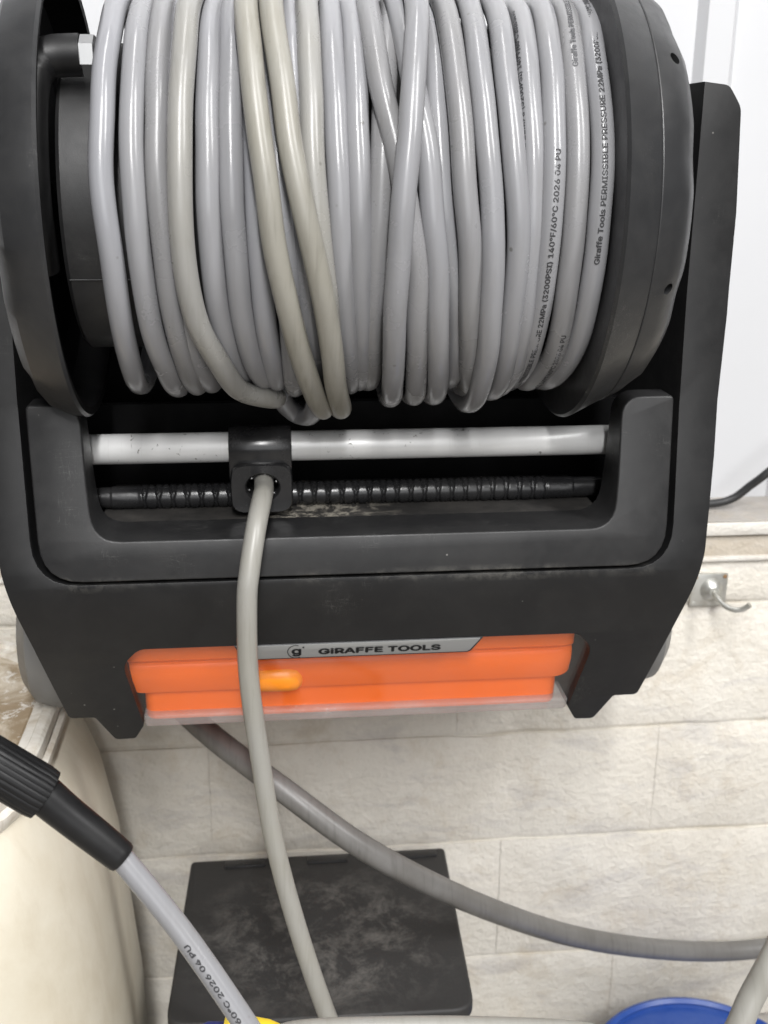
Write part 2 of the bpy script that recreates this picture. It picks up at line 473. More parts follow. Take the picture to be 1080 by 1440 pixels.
# narrow make-up course below the ledge
x = -.87
while x < 1.1:
    block(x, x+L, -.335, -.2935, 77+x); x += L
ledge = struct(box('window_ledge', -1.1, 1.3, -.004, .10, -.2735, -.2625, 'ledge_edge', None, .002), 'dirty ledge along the top of the block wall')
box('ledge_surface', -1.1, 1.3, -.0015, .062, -.2622, -.2612, 'ledge_top', ledge, .0004, 1)
box('ledge_bed', -1.1, 1.3, .001, .10, -.2932, -.2755, 'ledge_beige', ledge, .0015)
box('ledge_bead', -1.1, 1.3, -.003, .02, -.2965, -.2925, 'ledge_edge', ledge, .0015)
# ribbed panel
V = []; F = []
xs = []; x = -1.1
while x < 1.3:
    for dx, dy in ((0, 0), (.060, 0), (.066, -.008), (.086, -.008), (.092, 0)):
        xs.append((x+dx, .062+dy))
    x += .100
for X, Y in xs:
    V += [(X, Y, -.2625), (X, Y, 1.2), (X, .075, 1.2), (X, .075, -.2625)]
for i in range(len(xs)-1):
    a = i*4; b = a+4
    F += [(a, b, b+1, a+1), (a+1, b+1, b+2, a+2), (a+2, b+2, b+3, a+3), (a+3, b+3, b, a)]
F += [(0, 1, 2, 3), tuple(len(V)-4+k for k in (3, 2, 1, 0))]
panel = struct(mesh_obj('wall_panel', V, F, 'panel_white', None, True, 20), 'ribbed white wall panel above the ledge')
panel.location.x = .019
floor = struct(box('floor', -1.6, 1.8, -2.6, .2, -.80, -.776, 'floor_dirt', None, 0), 'dirty concrete floor under the block wall')

# ================================================================== HOSE REEL
YD = -.1957                       # drum axis: along X at this Y, Z = 0
reel = thing('hose_reel', 'black wall-mounted hose reel with orange tank behind a clear window', 'hose reel', (0, -.05, -.31))
def P(o):                         # keep world placement while parenting to the reel's base
    o.parent = reel; o.matrix_parent_inverse = Matrix.Translation(Vector((0, .05, .31))); return o

prof = [(-.33, -.2045), (-.30, -.2135), (-.27, -.2245), (-.25, -.2315), (-.225, -.2385), (-.212, -.2408), (-.204, -.2405), (-.16, -.231), (-.11, -.2195), (-.05, -.213), (.03, -.2085), (.063, -.2065)]
def yfront(x, z): return interp(prof, z)
half = [(.1870, .0628, .0), (.2010, .0612, .006), (.2085, .0500, .012), (.2106, -.005, .03), (.2098, -.061, .03), (.2056, -.140, .03), (.2010, -.196, .05), (.1955, -.2195, .03),
        (.1885, -.2470, .03), (.1768, -.3018, .004), (.1615, -.3018, .003), (.1510, -.3208, .004), (.1390, -.3204, .003), (.1330, -.3100, .004), (.1405, -.2600, .016), (.130, -.2488, .01)]
inner = [(.1845, -.105, .01), (.1805, -.2045, .026)]
outline = half + [(-x, z, r) for x, z, r in reversed(half)]
outline += [(-x-.0028, z, r) for x, z, r in inner] + [(x, z, r) for x, z, r in reversed(inner)]
cuts = [-.305, -.29, -.275, -.26, -.25, -.24, -.23, -.222, -.214, -.207, -.198, -.18, -.16, -.13, -.11, -.08, -.05, 0, .03]
P(shell('housing', rounded(outline), yfront, lambda x, z: -.05, 'housing_plastic', None, cuts, .0035, 3, 30))
# front panel round the opening
pin = [(.1500, -.1065, .013), (.1480, -.15, .0), (.1455, -.1805, .017)]
pout = [(.1808, -.1065, .003), (.1765, -.2025, .024)]
pan = [(-x-.0026, z, r) for x, z, r in pout] + [(x, z, r) for x, z, r in reversed(pout)] + [(x, z, r) for x, z, r in pin] + [(-x-.0043, z, r) for x, z, r in reversed(pin)]
P(shell('front_panel', rounded(pan), lambda x, z: yfront(x, z)-.0012, lambda x, z: -.2025, 'panel_plastic', None, [-.195, -.18, -.16, -.14, -.12], .0016, 3, 30))
P(box('inner_tray', -.1520, .1475, -.225, -.12, -.198, -.1812, 'tray_dusty', None, .001))
P(box('inner_wall', -.184, .184, -.125, -.118, -.20, -.128, 'inner_black', None, .001))
P(box('back_plate', -.186, .186, -.052, -.03, -.30, .075, 'inner_black', None, .004))
P(box('wall_bracket', -.12, .12, -.030, .0555, -.22, .06, 'inner_black', None, .003))
for sgn in (-1, 1):   # grey covers on both lower flanks
    P(lathe('side_cover', [(0, .0), (0, .050), (.010, .052), (.024, .048), (.031, .038), (.0345, .022), (.035, 0)], 'side_grey', (sgn*.185, -.125, -.282), (sgn, 0, 0), None, 48))

# --- guide bar, traverse screw, hose guide
P(lathe('guide_bar', [(0, 0), (0, .0085), (.0008, .0089), (.3352, .0089), (.336, .0085), (.336, 0)], 'aluminium', (-.1705, -.185, -.1412), (1, 0, 0), None, 40))
def screw():
    n = 620; sd = 40; V = []; F = []; x0, x1 = -.166, .164; r0 = .0074; p = .0085
    for i in range(n+1):
        x = x0+(x1-x0)*i/n; th = -.131 < x < .121
        e = min(1, max(0, (x+.131)/.003), ) * min(1, max(0, (.121-x)/.003)) if th else 0
        for k in range(sd):
            t = 2*math.pi*k/sd
            r = r0*.93
            if th:
                a = (x/p - t/(2*math.pi)) % 1; b = (x/p + t/(2*math.pi)) % 1
                g = max(0, 1-abs(a-.5)/.11)**.7; h = max(0, 1-abs(b-.5)/.11)**.7
                r = r0*(.93+.07*e) - .0012*max(g, h)*e
            elif x < -.147 or x > .136: r = r0*.86
            V.append((x, -.1745+r*math.cos(t), -.1742+r*math.sin(t)))
    for i in range(n):
        for k in range(sd):
            l = (k+1) % sd; F.append((i*sd+k, i*sd+l, (i+1)*sd+l, (i+1)*sd+k))
    F += [tuple(range(sd)), tuple(n*sd+k for k in range(sd))]
    return mesh_obj('traverse_screw', V, F, 'gloss_black', None, True, 50)
P(screw())
# guide: sleeve over the bar + plate with a hole for the hose
GX0, GX1 = -.0757, -.0389
def sleeve():
    c = (-.185, -.1412); ro = .0128; prof2 = []
    for k in range(17):
        a = math.pi*(1.06-1.06*k/16); prof2.append((c[0]+ro*math.cos(a)*1.0, c[1]+ro*math.sin(a)))
    # a runs from the front (-Y) over the top to the back (+Y)
    outer = [(c[0]-ro-.0002, -.158)] + prof2 + [(c[0]+ro, -.158)]
    V = []; F = []; n = len(outer)
    for x in (GX0, GX1):
        for y, z in outer: V.append((x, y, z))
    for k in range(n):
        l = (k+1) % n; F.append((k, l, n+l, n+k))
    F += [tuple(range(n)), tuple(range(n, 2*n))]
    bm = bmesh.new(); vs = [bm.verts.new(v) for v in V]
    for f in F: bm.faces.new([vs[i] for i in f])
    bmesh.ops.recalc_face_normals(bm, faces=bm.faces[:])
    es = [e for e in bm.edges if len(e.link_faces) == 2 and e.calc_face_angle(0) > 1.2]
    bmesh.ops.bevel(bm, geom=es, offset=.0011, segments=2, affect='EDGES', profile=.5)
    return bm_obj('sleeve', bm, 'gloss_black', None, True, 40)
guide = P(sleeve()); guide.name = 'hose_guide'
def gplate():
    cx, cz = (GX0+GX1)/2+.0004, -.1625; w, h, rc = .0182, .0150, .0055; n = 48
    yo, yi = -.2025, -.186; hx, hz, hr = cx+.0006, -.1615, .0086
    out = []; inn = []
    for k in range(n):
        a = 2*math.pi*k/n; ca, sa = math.cos(a), math.sin(a)
        e = 5.0
        q = (abs(ca/w)**e+abs(sa/h)**e)**(-1/e)
        out.append((cx+ca*q, cz+sa*q)); inn.append((hx+hr*ca*1.08, hz+hr*sa*.92))
    V = []; F = []
    rings = [[(x, yi, z) for x, z in out], [(x, yo+.0016, z) for x, z in out],
             [(cx+(x-cx)*.955, yo, cz+(z-cz)*.945) for x, z in out],
             [(hx+(x-hx)*1.12, yo, hz+(z-hz)*1.12) for x, z in inn], [(x, yo+.0014, z) for x, z in inn], [(x, yi+.0004, z) for x, z in inn]]
    for r in rings: V += r
    for i in range(len(rings)-1):
        for k in range(n):
            l = (k+1) % n; F.append((i*n+k, i*n+l, (i+1)*n+l, (i+1)*n+k))
    for k in range(n):
        l = (k+1) % n; F.append((5*n+k, 5*n+l, l, k))
    return mesh_obj('guide_plate', V, F, 'gloss_black', None, True, 42)
gp = gplate(); gp.parent = guide
for k in range(6):   # steel balls set round the hole
    a = R(20+60*k)
    b = lathe('roller_ball', [(-.0009, 0), (-.0007, .0006), (0, .0009), (.0007, .0006), (.0009, 0)], 'steel_nut',
              ((GX0+GX1)/2+.001+.0084*math.cos(a), -.1985, -.1615+.0072*math.sin(a)), (0, 1, 0), None, 12)
    b.parent = guide

# --- drum: core, flanges
drum = P(lathe('drum_core', [(0, 0), (0, .076), (.002, .078), (.26, .078), (.262, .076), (.262, 0)], 'black_plastic', (-.1475, YD, 0), (1, 0, 0), None, 96))
ax_ = lathe('drum_axle', [(0, 0), (0, .010), (.3785, .010), (.3785, 0)], 'inner_black', (-.1895, YD, 0), (1, 0, 0), None, 40); ax_.parent = drum
def seam(name, x0, x1, ang, r):
    pts = [Vector((x0+(x1-x0)*k/4, YD-r*math.cos(ang), r*math.sin(ang))) for k in range(5)]
    o = tube(name, pts, .0004, 'panel_plastic', None, 6); o.parent = drum; o.matrix_parent_inverse = Matrix.Identity(4); return o
seam('seam_line', -.146, -.10, R(-26), .0781)
def rimmod(k0, amp, n, ph):
    def f(i, t):
        if i in k0: 
            c = math.cos(n*t+ph); return 1-amp*k0[i]*max(0, c)**1.5
        return 1
    return f
# right flange: a tapered hand wheel with scallops on its outer band
fr_prof = [(0, 0), (0, .119), (.0016, .1205), (.0185, .1122), (.0189, .1119), (.0192, .1114), (.0195, .1117), (.0200, .1118), (.0280, .1088), (.0350, .1045), (.0400, .0975), (.0420, .088), (.0420, 0)]
flR = P(lathe('right_flange', fr_prof, 'rim_plastic', (.1135, YD, 0), (1, 0, 0), None, 240, rmod=rimmod({8: .006, 9: .018, 10: .026, 11: .03}, 1, 9, R(40)), angle=25))
fl_prof = [(0, .070), (0, .1145), (-.0012, .1155), (-.007, .1152), (-.016, .1115), (-.021, .106), (-.023, .098), (-.023, 0), (-.020, 0), (-.019, .095), (-.004, .1105), (-.003, .110), (-.002, .07)]
fl_prof = [(.000, .1105), (.0004, .1145), (-.0012, .1158), (-.008, .1150), (-.018, .1105), (-.0235, .104), (-.026, .095), (-.026, .0), (-.0235, .0), (-.0225, .094), (-.017, .1035), (-.005, .1095), (.0, .1105)]
def lf(name, prof, mat, origin, rm):
    V = []; F = []; seg = 240; n = len(prof)-1
    for i in range(n):
        h, r = prof[i]
        for k in range(seg):
            t = 2*math.pi*k/seg; rr = r*rm(i, t)
            V.append((origin[0]+h, origin[1]-rr*math.cos(t), rr*math.sin(t)))
    for i in range(n):
        for k in range(seg):
            l = (k+1) % seg; j = (i+1) % n
            F.append((i*seg+k, i*seg+l, j*seg+l, j*seg+k))
    bm = bmesh.new(); vs = [bm.verts.new(v) for v in V]
    for f in F:
        try: bm.faces.new([vs[i] for i in f])
        except ValueError: pass
    bmesh.ops.remove_doubles(bm, verts=bm.verts[:], dist=1e-6)
    o = bm_obj(name, bm, mat, None, True, 25); o.data.materials.append(MATS['inner_black'])
    for p in o.data.polygons:      # shade in the wheel's hollow, painted as near-black faces
        c = p.center; rr = math.hypot(c.y-YD, c.z)
        if p.normal.x > .25 and rr < .1135 or (p.normal.y*(c.y-YD)+p.normal.z*c.z) < 0: p.material_index = 1
    return o
flL = P(lf('left_flange', fl_prof, 'rim_plastic', (-.1485, YD, 0), rimmod({3: .006, 4: .018, 5: .026, 6: .03}, 1, 9, R(150))))
# screw holes bored into the right flange
import itertools
cutb = bmesh.new()
hole_a = [R(-20+60*k) for k in range(6)]
for a in hole_a:
    N = Vector((.25, -math.cos(a), math.sin(a))).normalized()
    c = Vector((.1440, YD-.1070*math.cos(a), .1070*math.sin(a)))
    mt = Matrix.Translation(c) @ N.to_track_quat('Z', 'Y').to_matrix().to_4x4()
    bmesh.ops.create_cone(cutb, cap_ends=True, segments=20, radius1=.0026, radius2=.0034, depth=.016, matrix=mt)
cme = bpy.data.meshes.new('cutter'); cutb.to_mesh(cme); cutb.free()
co = bpy.data.objects.new('cutter', cme); coll.objects.link(co)
md = flR.modifiers.new('holes', 'BOOLEAN'); md.object = co; md.operation = 'DIFFERENCE'; md.solver = 'EXACT'
dg = bpy.context.evaluated_depsgraph_get()
nm = bpy.data.meshes.new_from_object(flR.evaluated_get(dg)); flR.modifiers.clear(); flR.data = nm
nm.shade_smooth(); nm.set_sharp_from_angle(angle=R(25))
bpy.data.objects.remove(co)
for a in hole_a:
    c = Vector((.1415, YD-.1005*math.cos(a), .1005*math.sin(a)))
    b = lathe('flange_screw', [(-.0005, 0), (-.0005, .002), (.0008, .002), (.0012, .0012), (.0012, 0)], 'steel_nut', c, (.25, -math.cos(a), math.sin(a)), None, 12)
    b.parent = flR
# elbow feeding the hose, with its hex nut
th = R(46)
def rad(x, r, t): return Vector((x, YD-r*math.cos(t), r*math.sin(t)))
ep = [rad(-.1585, .078, R(-22)), rad(-.1580, .082, R(2)), rad(-.1575, .086, R(24)), rad(-.1565, .089, R(37)), rad(-.1530, .0905, R(45)), rad(-.1460, .0912, R(47.5)), rad(-.1340, .0915, R(48))]
elbow = P(tube('elbow_fitting', catmull(ep, 8), lambda t: .0088 if t < .6 else .0095, 'rubber_black', None, 24))
nutc = rad(-.1350, .0915, R(48))
nut = lathe('hex_nut', [(0, 0), (0, .0080), (.0012, .0090), (.0075, .0090), (.0085, .0080), (.0085, .0058), (.015, .0058), (.015, 0)], 'steel_nut', nutc, (1, 0, 0), None, 6, angle=20)
nut.parent = elbow

# --- lower window: orange tank, clear cover, name plate
def tank(name, x0, x1, prof3, rl, mat):
    """solid whose YZ section shrinks into rounded ends"""
    V = []; F = []; n = len(prof3)
    cy = sum(p[0] for p in prof3)/n; cz = sum(p[1] for p in prof3)/n
    xs = []
    for k in range(7): 
        a = math.pi/2*k/6; xs.append((x0+rl*(1-math.sin(a)), 1-.22*(1-math.cos(math.pi/2-a)) if 0 else .80+.20*math.sin(a)**.5 if k else .80))
    xs = [(x0+rl*(1-math.cos(math.pi/2*k/6)), .78+.22*math.sin(math.pi/2*k/6)) for k in range(7)]
    xs += [(x1-rl*(1-math.cos(math.pi/2*k/6)), .78+.22*math.sin(math.pi/2*k/6)) for k in range(6, -1, -1)]
    for x, sc_ in xs:
        for y, z in prof3: V.append((x, cy+(y-cy)*sc_, cz+(z-cz)*sc_))
    for i in range(len(xs)-1):
        for k in range(n):
            l = (k+1) % n; F.append((i*n+k, i*n+l, (i+1)*n+l, (i+1)*n+k))
    F += [tuple(range(n)), tuple((len(xs)-1)*n+k for k in range(n))]
    return mesh_obj(name, V, F, mat, None, True, 30)
up3 = [(-.13, -.236), (-.196, -.236), (-.2110, -.240), (-.2165, -.2450), (-.2172, -.2560), (-.2160, -.2640), (-.2120, -.2672), (-.2118, -.2690), (-.2128, -.2712), (-.2122, -.2790), (-.2075, -.2895), (-.198, -.2925), (-.13, -.2925)]
tk = P(tank('orange_tank', -.1425, .1335, up3, .011, 'orange_plastic'))
lo3 = [(-.13, -.2800), (-.2000, -.2800), (-.2050, -.2890), (-.2040, -.2990), (-.2020, -.3105), (-.13, -.3105)]
lw = tank('tank_base', -.1325, .1265, lo3, .006, 'orange_plastic'); lw.parent = tk
kn = lathe('amber_cylinder', [(0, 0), (0, .0078), (.003, .0092), (.022, .0096), (.027, .0088), (.030, .0062), (.0312, .003), (.0314, 0)], 'amber_plastic', (-.0660, -.2065, -.2820), (1, 0, 0), None, 32); kn.parent = tk  # short amber cylinder at the tank front, behind the window
def ywin(x, z): return yfront(x, z)+.0035
win = [(-.1345, -.2475, .012), (.1345, -.2475, .012), (.1415, -.262, .01), (.1345, -.3095, .006), (-.1345, -.3095, .006), (-.1415, -.262, .01)]
wn = P(shell('clear_window', rounded(win), ywin, lambda x, z: ywin(x, z)+.0022, 'clear_window', None, [-.30, -.29, -.28, -.27, -.26, -.25], .0005, 1))
lipp = [(-.1330, -.3045, .001), (.1330, -.3045, .001), (.1322, -.3128, .003), (-.1322, -.3128, .003)]
lip = shell('window_lip', rounded(lipp), lambda x, z: ywin(x, z)-.0012, lambda x, z: -.185, 'clear_lip', None, [], .0008, 2); lip.parent = wn
# name plate
plp = [(-.074, -.2490, .0), (.0705, -.2490, .0005), (.0640, -.2590, .004), (-.068, -.2590, .004)]
def yplate(x, z): return yfront(x, z)-.0008
pl = P(shell('name_plate', rounded(plp), lambda x, z: yplate(x, z)-.0004, lambda x, z: yfront(x, z)+.0028, 'plate_silver', None, [-.254], .0005, 2))
plb = [(-.0755, -.2485, .0), (.0722, -.2485, .0005), (.0650, -.2600, .0045), (-.0692, -.2600, .0045)]
pb = shell('plate_backing', rounded(plb), lambda x, z: yplate(x, z)+.0002, lambda x, z: yfront(x, z)+.003, 'ink_black', None, [-.254], .0003, 1); pb.parent = pl
def flat_text(name, body, x0, x1, zb, cap, bold, mat, parent):
    bm = embolden(text_mesh(body), bold)
    a = min(v.co.x for v in bm.verts); b = max(v.co.x for v in bm.verts)
    for v in bm.verts:
        x = x0+(v.co.x-a)/(b-a)*(x1-x0); z = zb+v.co.y*cap/.72
        v.co = (x, yplate(x, z)-.00065, z)
    me = bpy.data.meshes.new(name); bm.to_mesh(me); bm.free()
    o = finish(name, me, mat, None, False); o.parent = parent; return o
flat_text('plate_lettering', 'GiRAFFE TOOLS', -.0262, .0468, -.2566, .0054, .075, 'ink_black', pl)
flat_text('emblem_letter', 'g', -.0420, -.0362, -.2560, .0070, .06, 'ink_black', pl)
# broken ring and dot of the emblem
def ring(a0, a1, r0_, r1_, cx, cz, n, name):
    V = []; F = []
    for k in range(n+1):
        a = R(a0+(a1-a0)*k/n)
        for r in (r0_, r1_):
            x = cx+r*math.cos(a); z = cz+r*math.sin(a); V.append((x, yplate(x, z)-.00065, z))
    for k in range(n): F.append((2*k, 2*k+1, 2*k+3, 2*k+2))
    o = mesh_obj(name, V, F, 'ink_black', None, False); o.parent = pl; return o
ring(70, 300, .0046, .0051, -.0394, -.2541, 26, 'emblem_ring')
ring(0, 360, .00002, .0006, -.0350, -.2510, 12, 'emblem_dot')

# ================================================================== HOSE ON THE DRUM
HR = .0057
TURNS = [
    ('T1', 0, [(71.7, -0.1194, 0.0985), (33.2, -0.1216, 0.0985), (8.3, -0.1237, 0.0985), (-10.0, -0.1219, 0.0985), (-31.7, -0.121, 0.0985), (-78.2, -0.1211, 0.0985)]),
    ('T2', 0, [(74.4, -0.1068, 0.0985), (37.8, -0.1084, 0.0985), (8.4, -0.1095, 0.0985), (-10.0, -0.1083, 0.0987), (-31.3, -0.1071, 0.0995), (-77.8, -0.1004, 0.1003)]),
    ('T3', 0, [(75.0, -0.0969, 0.0985), (37.9, -0.0976, 0.0985), (8.4, -0.0987, 0.0985), (-10.0, -0.0973, 0.0986), (-31.6, -0.0956, 0.099), (-77.8, -0.0903, 0.0994)]),
    ('T3b', 0, [(83.7, -0.0889, 0.0955), (39.6, -0.0882, 0.0955), (8.6, -0.0904, 0.0955), (-10.5, -0.0907, 0.0957), (-32.7, -0.0897, 0.0969), (-77.7, -0.0826, 0.0982)]),
    ('T4', 0.55, [(60.7, -0.0828, 0.107), (34.1, -0.0856, 0.107), (7.9, -0.0879, 0.107), (-8.8, -0.0882, 0.107), (-28.1, -0.0851, 0.1072), (-40.7, -0.0767, 0.1073), (-63.0, -0.0654, 0.1074), (-76.9, -0.046, 0.1075)]),
    ('T5', 0, [(74.2, -0.0733, 0.0985), (38.1, -0.0747, 0.0985), (8.4, -0.0761, 0.0985), (-10.1, -0.0758, 0.0985), (-32.0, -0.0738, 0.0985), (-77.8, -0.0642, 0.0985)]),
    ('T6', 0, [(74.9, -0.0636, 0.0985), (38.2, -0.0644, 0.0985), (8.5, -0.0655, 0.0985), (-10.1, -0.0647, 0.0985), (-32.1, -0.0628, 0.0985), (-77.7, -0.0536, 0.0985)]),
    ('T6b', 0, [(83.7, -0.0554, 0.0965), (39.4, -0.054, 0.0965), (8.6, -0.0545, 0.0965), (-10.4, -0.0535, 0.0967), (-32.7, -0.0518, 0.0975), (-77.7, -0.0466, 0.0983)]),
    ('D1', 1, [(55.3, -0.0571, 0.1125), (32.3, -0.0544, 0.1125), (15.4, -0.0517, 0.1125), (-0.2, -0.0485, 0.1125), (-8.2, -0.0466, 0.1126), (-26.1, -0.0397, 0.1132), (-53.5, -0.0285, 0.1138), (-75.9, -0.0211, 0.114)]),
    ('T7b', 0, [(83.7, -0.0471, 0.0975), (38.9, -0.0451, 0.0975), (8.6, -0.0438, 0.0975), (-10.2, -0.0412, 0.0978), (-31.8, -0.0397, 0.0994), (-77.2, -0.0369, 0.1013)]),
    ('F', 0, [(83.6, -0.0352, 0.0975), (39.0, -0.0356, 0.0975), (8.6, -0.035, 0.0975), (-10.3, -0.0326, 0.0976), (-32.5, -0.0296, 0.098), (-77.6, -0.0245, 0.0984)]),
    ('D2', 0.8, [(55.5, -0.0456, 0.1125), (32.4, -0.0414, 0.1125), (15.5, -0.0385, 0.1125), (-0.2, -0.0331, 0.1125), (-8.2, -0.0288, 0.1126), (-26.2, -0.0228, 0.1132), (-53.7, -0.0163, 0.1138), (-75.8, -0.0116, 0.114)]),
    ('T7', 0.35, [(71.1, -0.0276, 0.102), (36.8, -0.0282, 0.102), (8.3, -0.028, 0.102), (-9.6, -0.0248, 0.1021), (-30.4, -0.0208, 0.1025), (-77.4, -0.0142, 0.1029)]),
    ('T8', 0, [(83.5, -0.0153, 0.0985), (38.7, -0.0175, 0.0985), (8.6, -0.0164, 0.0985), (-10.1, -0.0149, 0.0987), (-31.9, -0.0122, 0.0995), (-77.5, -0.0058, 0.1003)]),
    ('T9', 0, [(83.5, -0.0055, 0.0985), (38.8, -0.0072, 0.0985), (8.6, -0.0069, 0.0985), (-10.2, -0.0058, 0.0985), (-32.4, -0.0044, 0.0985), (-77.6, -0.0006, 0.0985)]),
    ('T10', 0, [(83.4, 0.0157, 0.0975), (39.5, 0.0073, 0.0975), (18.1, 0.0044, 0.0975), (-0.7, 0.0028, 0.0975), (-16.4, 0.0019, 0.0977), (-32.7, 0.0017, 0.098), (-77.6, 0.0046, 0.0984)]),
    ('A', 0, [(70.0, 0.002, 0.103), (36.7, 0.0032, 0.103), (17.2, 0.0097, 0.103), (-0.5, 0.0158, 0.103), (-15.1, 0.0209, 0.1038), (-37.0, 0.0226, 0.1054), (-76.6, 0.0291, 0.107)]),
    ('B', 0.15, [(55.9, 0.023, 0.1135), (32.5, 0.0178, 0.1135), (15.5, 0.0146, 0.1135), (7.7, 0.0128, 0.1135), (-0.1, 0.0116, 0.1135), (-13.4, 0.01, 0.1124), (-34.4, 0.0107, 0.1102), (-76.6, 0.0162, 0.108)]),
    ('E', 0, [(70.7, 0.0162, 0.103), (36.8, 0.0185, 0.103), (17.2, 0.0238, 0.103), (-0.4, 0.0268, 0.103), (-15.1, 0.0304, 0.1038), (-37.1, 0.0333, 0.1054), (-76.6, 0.0408, 0.107)]),
    ('C', 0, [(83.6, 0.0349, 0.0945), (53.8, 0.0333, 0.0945), (29.4, 0.0308, 0.0945), (9.0, 0.0322, 0.0945), (-10.8, 0.0368, 0.0948), (-26.2, 0.0414, 0.0959), (-77.6, 0.0501, 0.0981)]),
    ('T11', 0, [(71.7, 0.0392, 0.103), (37.0, 0.0395, 0.103), (17.3, 0.0407, 0.103), (8.4, 0.0415, 0.103), (-15.3, 0.0463, 0.103), (-38.7, 0.0505, 0.103), (-77.2, 0.0597, 0.103)]),
    ('T12', 0, [(72.4, 0.0522, 0.103), (37.1, 0.0509, 0.103), (17.3, 0.0523, 0.103), (8.4, 0.0539, 0.103), (-0.4, 0.0553, 0.103), (-15.0, 0.0569, 0.1048), (-35.7, 0.0588, 0.1084), (-54.2, 0.0601, 0.1106), (-75.7, 0.0606, 0.112)]),
    ('T13', 0, [(73.0, 0.0647, 0.103), (37.2, 0.063, 0.103), (8.4, 0.0656, 0.103), (-0.4, 0.0671, 0.103), (-15.3, 0.068, 0.1034), (-38.1, 0.0698, 0.1042), (-76.6, 0.0733, 0.105)]),
    ('T14', 0, [(83.6, 0.0805, 0.0975), (40.2, 0.0752, 0.0975), (8.9, 0.0749, 0.0975), (-0.6, 0.0755, 0.0975), (-20.6, 0.0755, 0.099), (-47.0, 0.0775, 0.1012), (-77.2, 0.0776, 0.1027)]),
    ('T15', 0, [(83.5, 0.0916, 0.0995), (39.2, 0.0859, 0.0995), (8.7, 0.0847, 0.0995), (-0.5, 0.0839, 0.0995), (-20.5, 0.0835, 0.0995), (-48.7, 0.0843, 0.0995), (-77.6, 0.0836, 0.0995)]),
    ('T16', 0, [(83.5, 0.1032, 0.0995), (39.3, 0.0966, 0.0995), (8.8, 0.0962, 0.0995), (-0.5, 0.0956, 0.0995), (-20.5, 0.0959, 0.0995), (-48.8, 0.0972, 0.0995), (-77.6, 0.0943, 0.0995)]),
    ('T17', 0, [(83.4, 0.1126, 0.0995), (39.4, 0.1077, 0.0995), (8.8, 0.1079, 0.0995), (-0.5, 0.1073, 0.0995), (-20.6, 0.1069, 0.0995), (-49.0, 0.1076, 0.0995), (-77.6, 0.105, 0.0995)]),
]

hose = thing('pressure_hose', 'grey pressure hose wound on the black drum, one end hanging through the guide', 'hose', (0, YD, -.10))
def H(o):
    o.parent = hose; o.matrix_parent_inverse = Matrix.Translation(Vector((0, -YD, .10))); return o
def hermite(tab, t, c):
    n = len(tab)
    for i in range(n-1):
        if tab[i][0] <= t <= tab[i+1][0]:
            x0, x1 = tab[i][0], tab[i+1][0]; h = x1-x0; u = (t-x0)/h
            def sl(k):
                a = tab[max(k-1, 0)]; b = tab[min(k+1, n-1)]
                return (b[c]-a[c])/(b[0]-a[0])
            y0, y1 = tab[i][c], tab[i+1][c]; m0, m1 = sl(i)*h, sl(i+1)*h
            return (2*u**3-3*u**2+1)*y0+(u**3-2*u**2+u)*m0+(-2*u**3+3*u**2)*y1+(u**3-u**2)*m1
    return tab[0][c] if t < tab[0][0] else tab[-1][c]
def turn_tab(ctrl):
    lo = ctrl[-1]; hi = ctrl[0]
    t = [tuple(c) for c in reversed(ctrl)]
    # round the back of the drum, where the turn joins itself
    mid = (180.0, (lo[1]+hi[1])/2, .0985)
    full = [(mid[0]-360, mid[1], mid[2])] + t + [mid]
    return full
def turn_frame(tab):
    n = 360
    raw = [[hermite(tab, -180+k, c) for k in range(n)] for c in (1, 2)]
    w = [math.exp(-(j/7.0)**2) for j in range(-16, 17)]; sw = sum(w)
    sm = [[sum(w[j+16]*q[(k+j) % n] for j in range(-16, 17))/sw for k in range(n)] for q in raw]
    def look(q, deg):
        t = (deg+180) % n; i = int(t); u = t-i
        return q[i % n]*(1-u)+q[(i+1) % n]*u
    def f(deg):
        a = R(deg); x = look(sm[0], deg); r = look(sm[1], deg)
        p = Vector((x, YD-r*math.cos(a), r*math.sin(a)))
        T = Vector((0, math.sin(a), math.cos(a))); N = Vector((0, -math.cos(a), math.sin(a)))
        return p, T, N
    return f
FR = {}
TO = {}
MATN = lambda d: random.choice(('hose_clean', 'hose_clean', 'hose_cool', 'hose_dull')) if d < .2 else ('hose_worn' if d < .6 else 'hose_dirty')
for nm_, dirt, ctrl in TURNS:
    tab = turn_tab(ctrl); fr = turn_frame(tab); FR[nm_] = fr
    pts = []; nor = []
    for k in range(160):
        deg = -180+360*k/160
        p, T, N = fr(deg); sd_ = len(TO)*3.7
        p = p+Vector((noise.noise(Vector((math.cos(R(deg))*3, math.sin(R(deg))*3, sd_))), 0, 0))*.0007+N*noise.noise(Vector((math.cos(R(deg))*4, math.sin(R(deg))*4, sd_+50)))*.0005
        pts.append(p); nor.append(N)
    o = H(tube('hose_turn', pts, HR, MATN(dirt), None, 18, True, nor)); TO[nm_] = o
    if dirt >= .6: o['label'] = 'grimy yellowed turn slanting across the coil'
FULL = 'Giraffe Tools PERMISSIBLE PRESSURE 22MPa (3200PSI) 140\u00b0F/60\u00b0C 2026 04 PU'
def letter(nm_, d0, d1, phi, mat='ink_grey', body=FULL, h=.0034):
    wrap_text('printed_lettering', body, FR[nm_], d0, d1, h, HR, phi, mat, TO[nm_])
letter('T17', -13.5, 79, R(8))
letter('T15', -76, 15.5, R(2))
letter('T16', 38, 130, R(10), 'ink_faint')
letter('T16', -127, -35.5, R(0))
letter('T14', -25, 66, R(62))

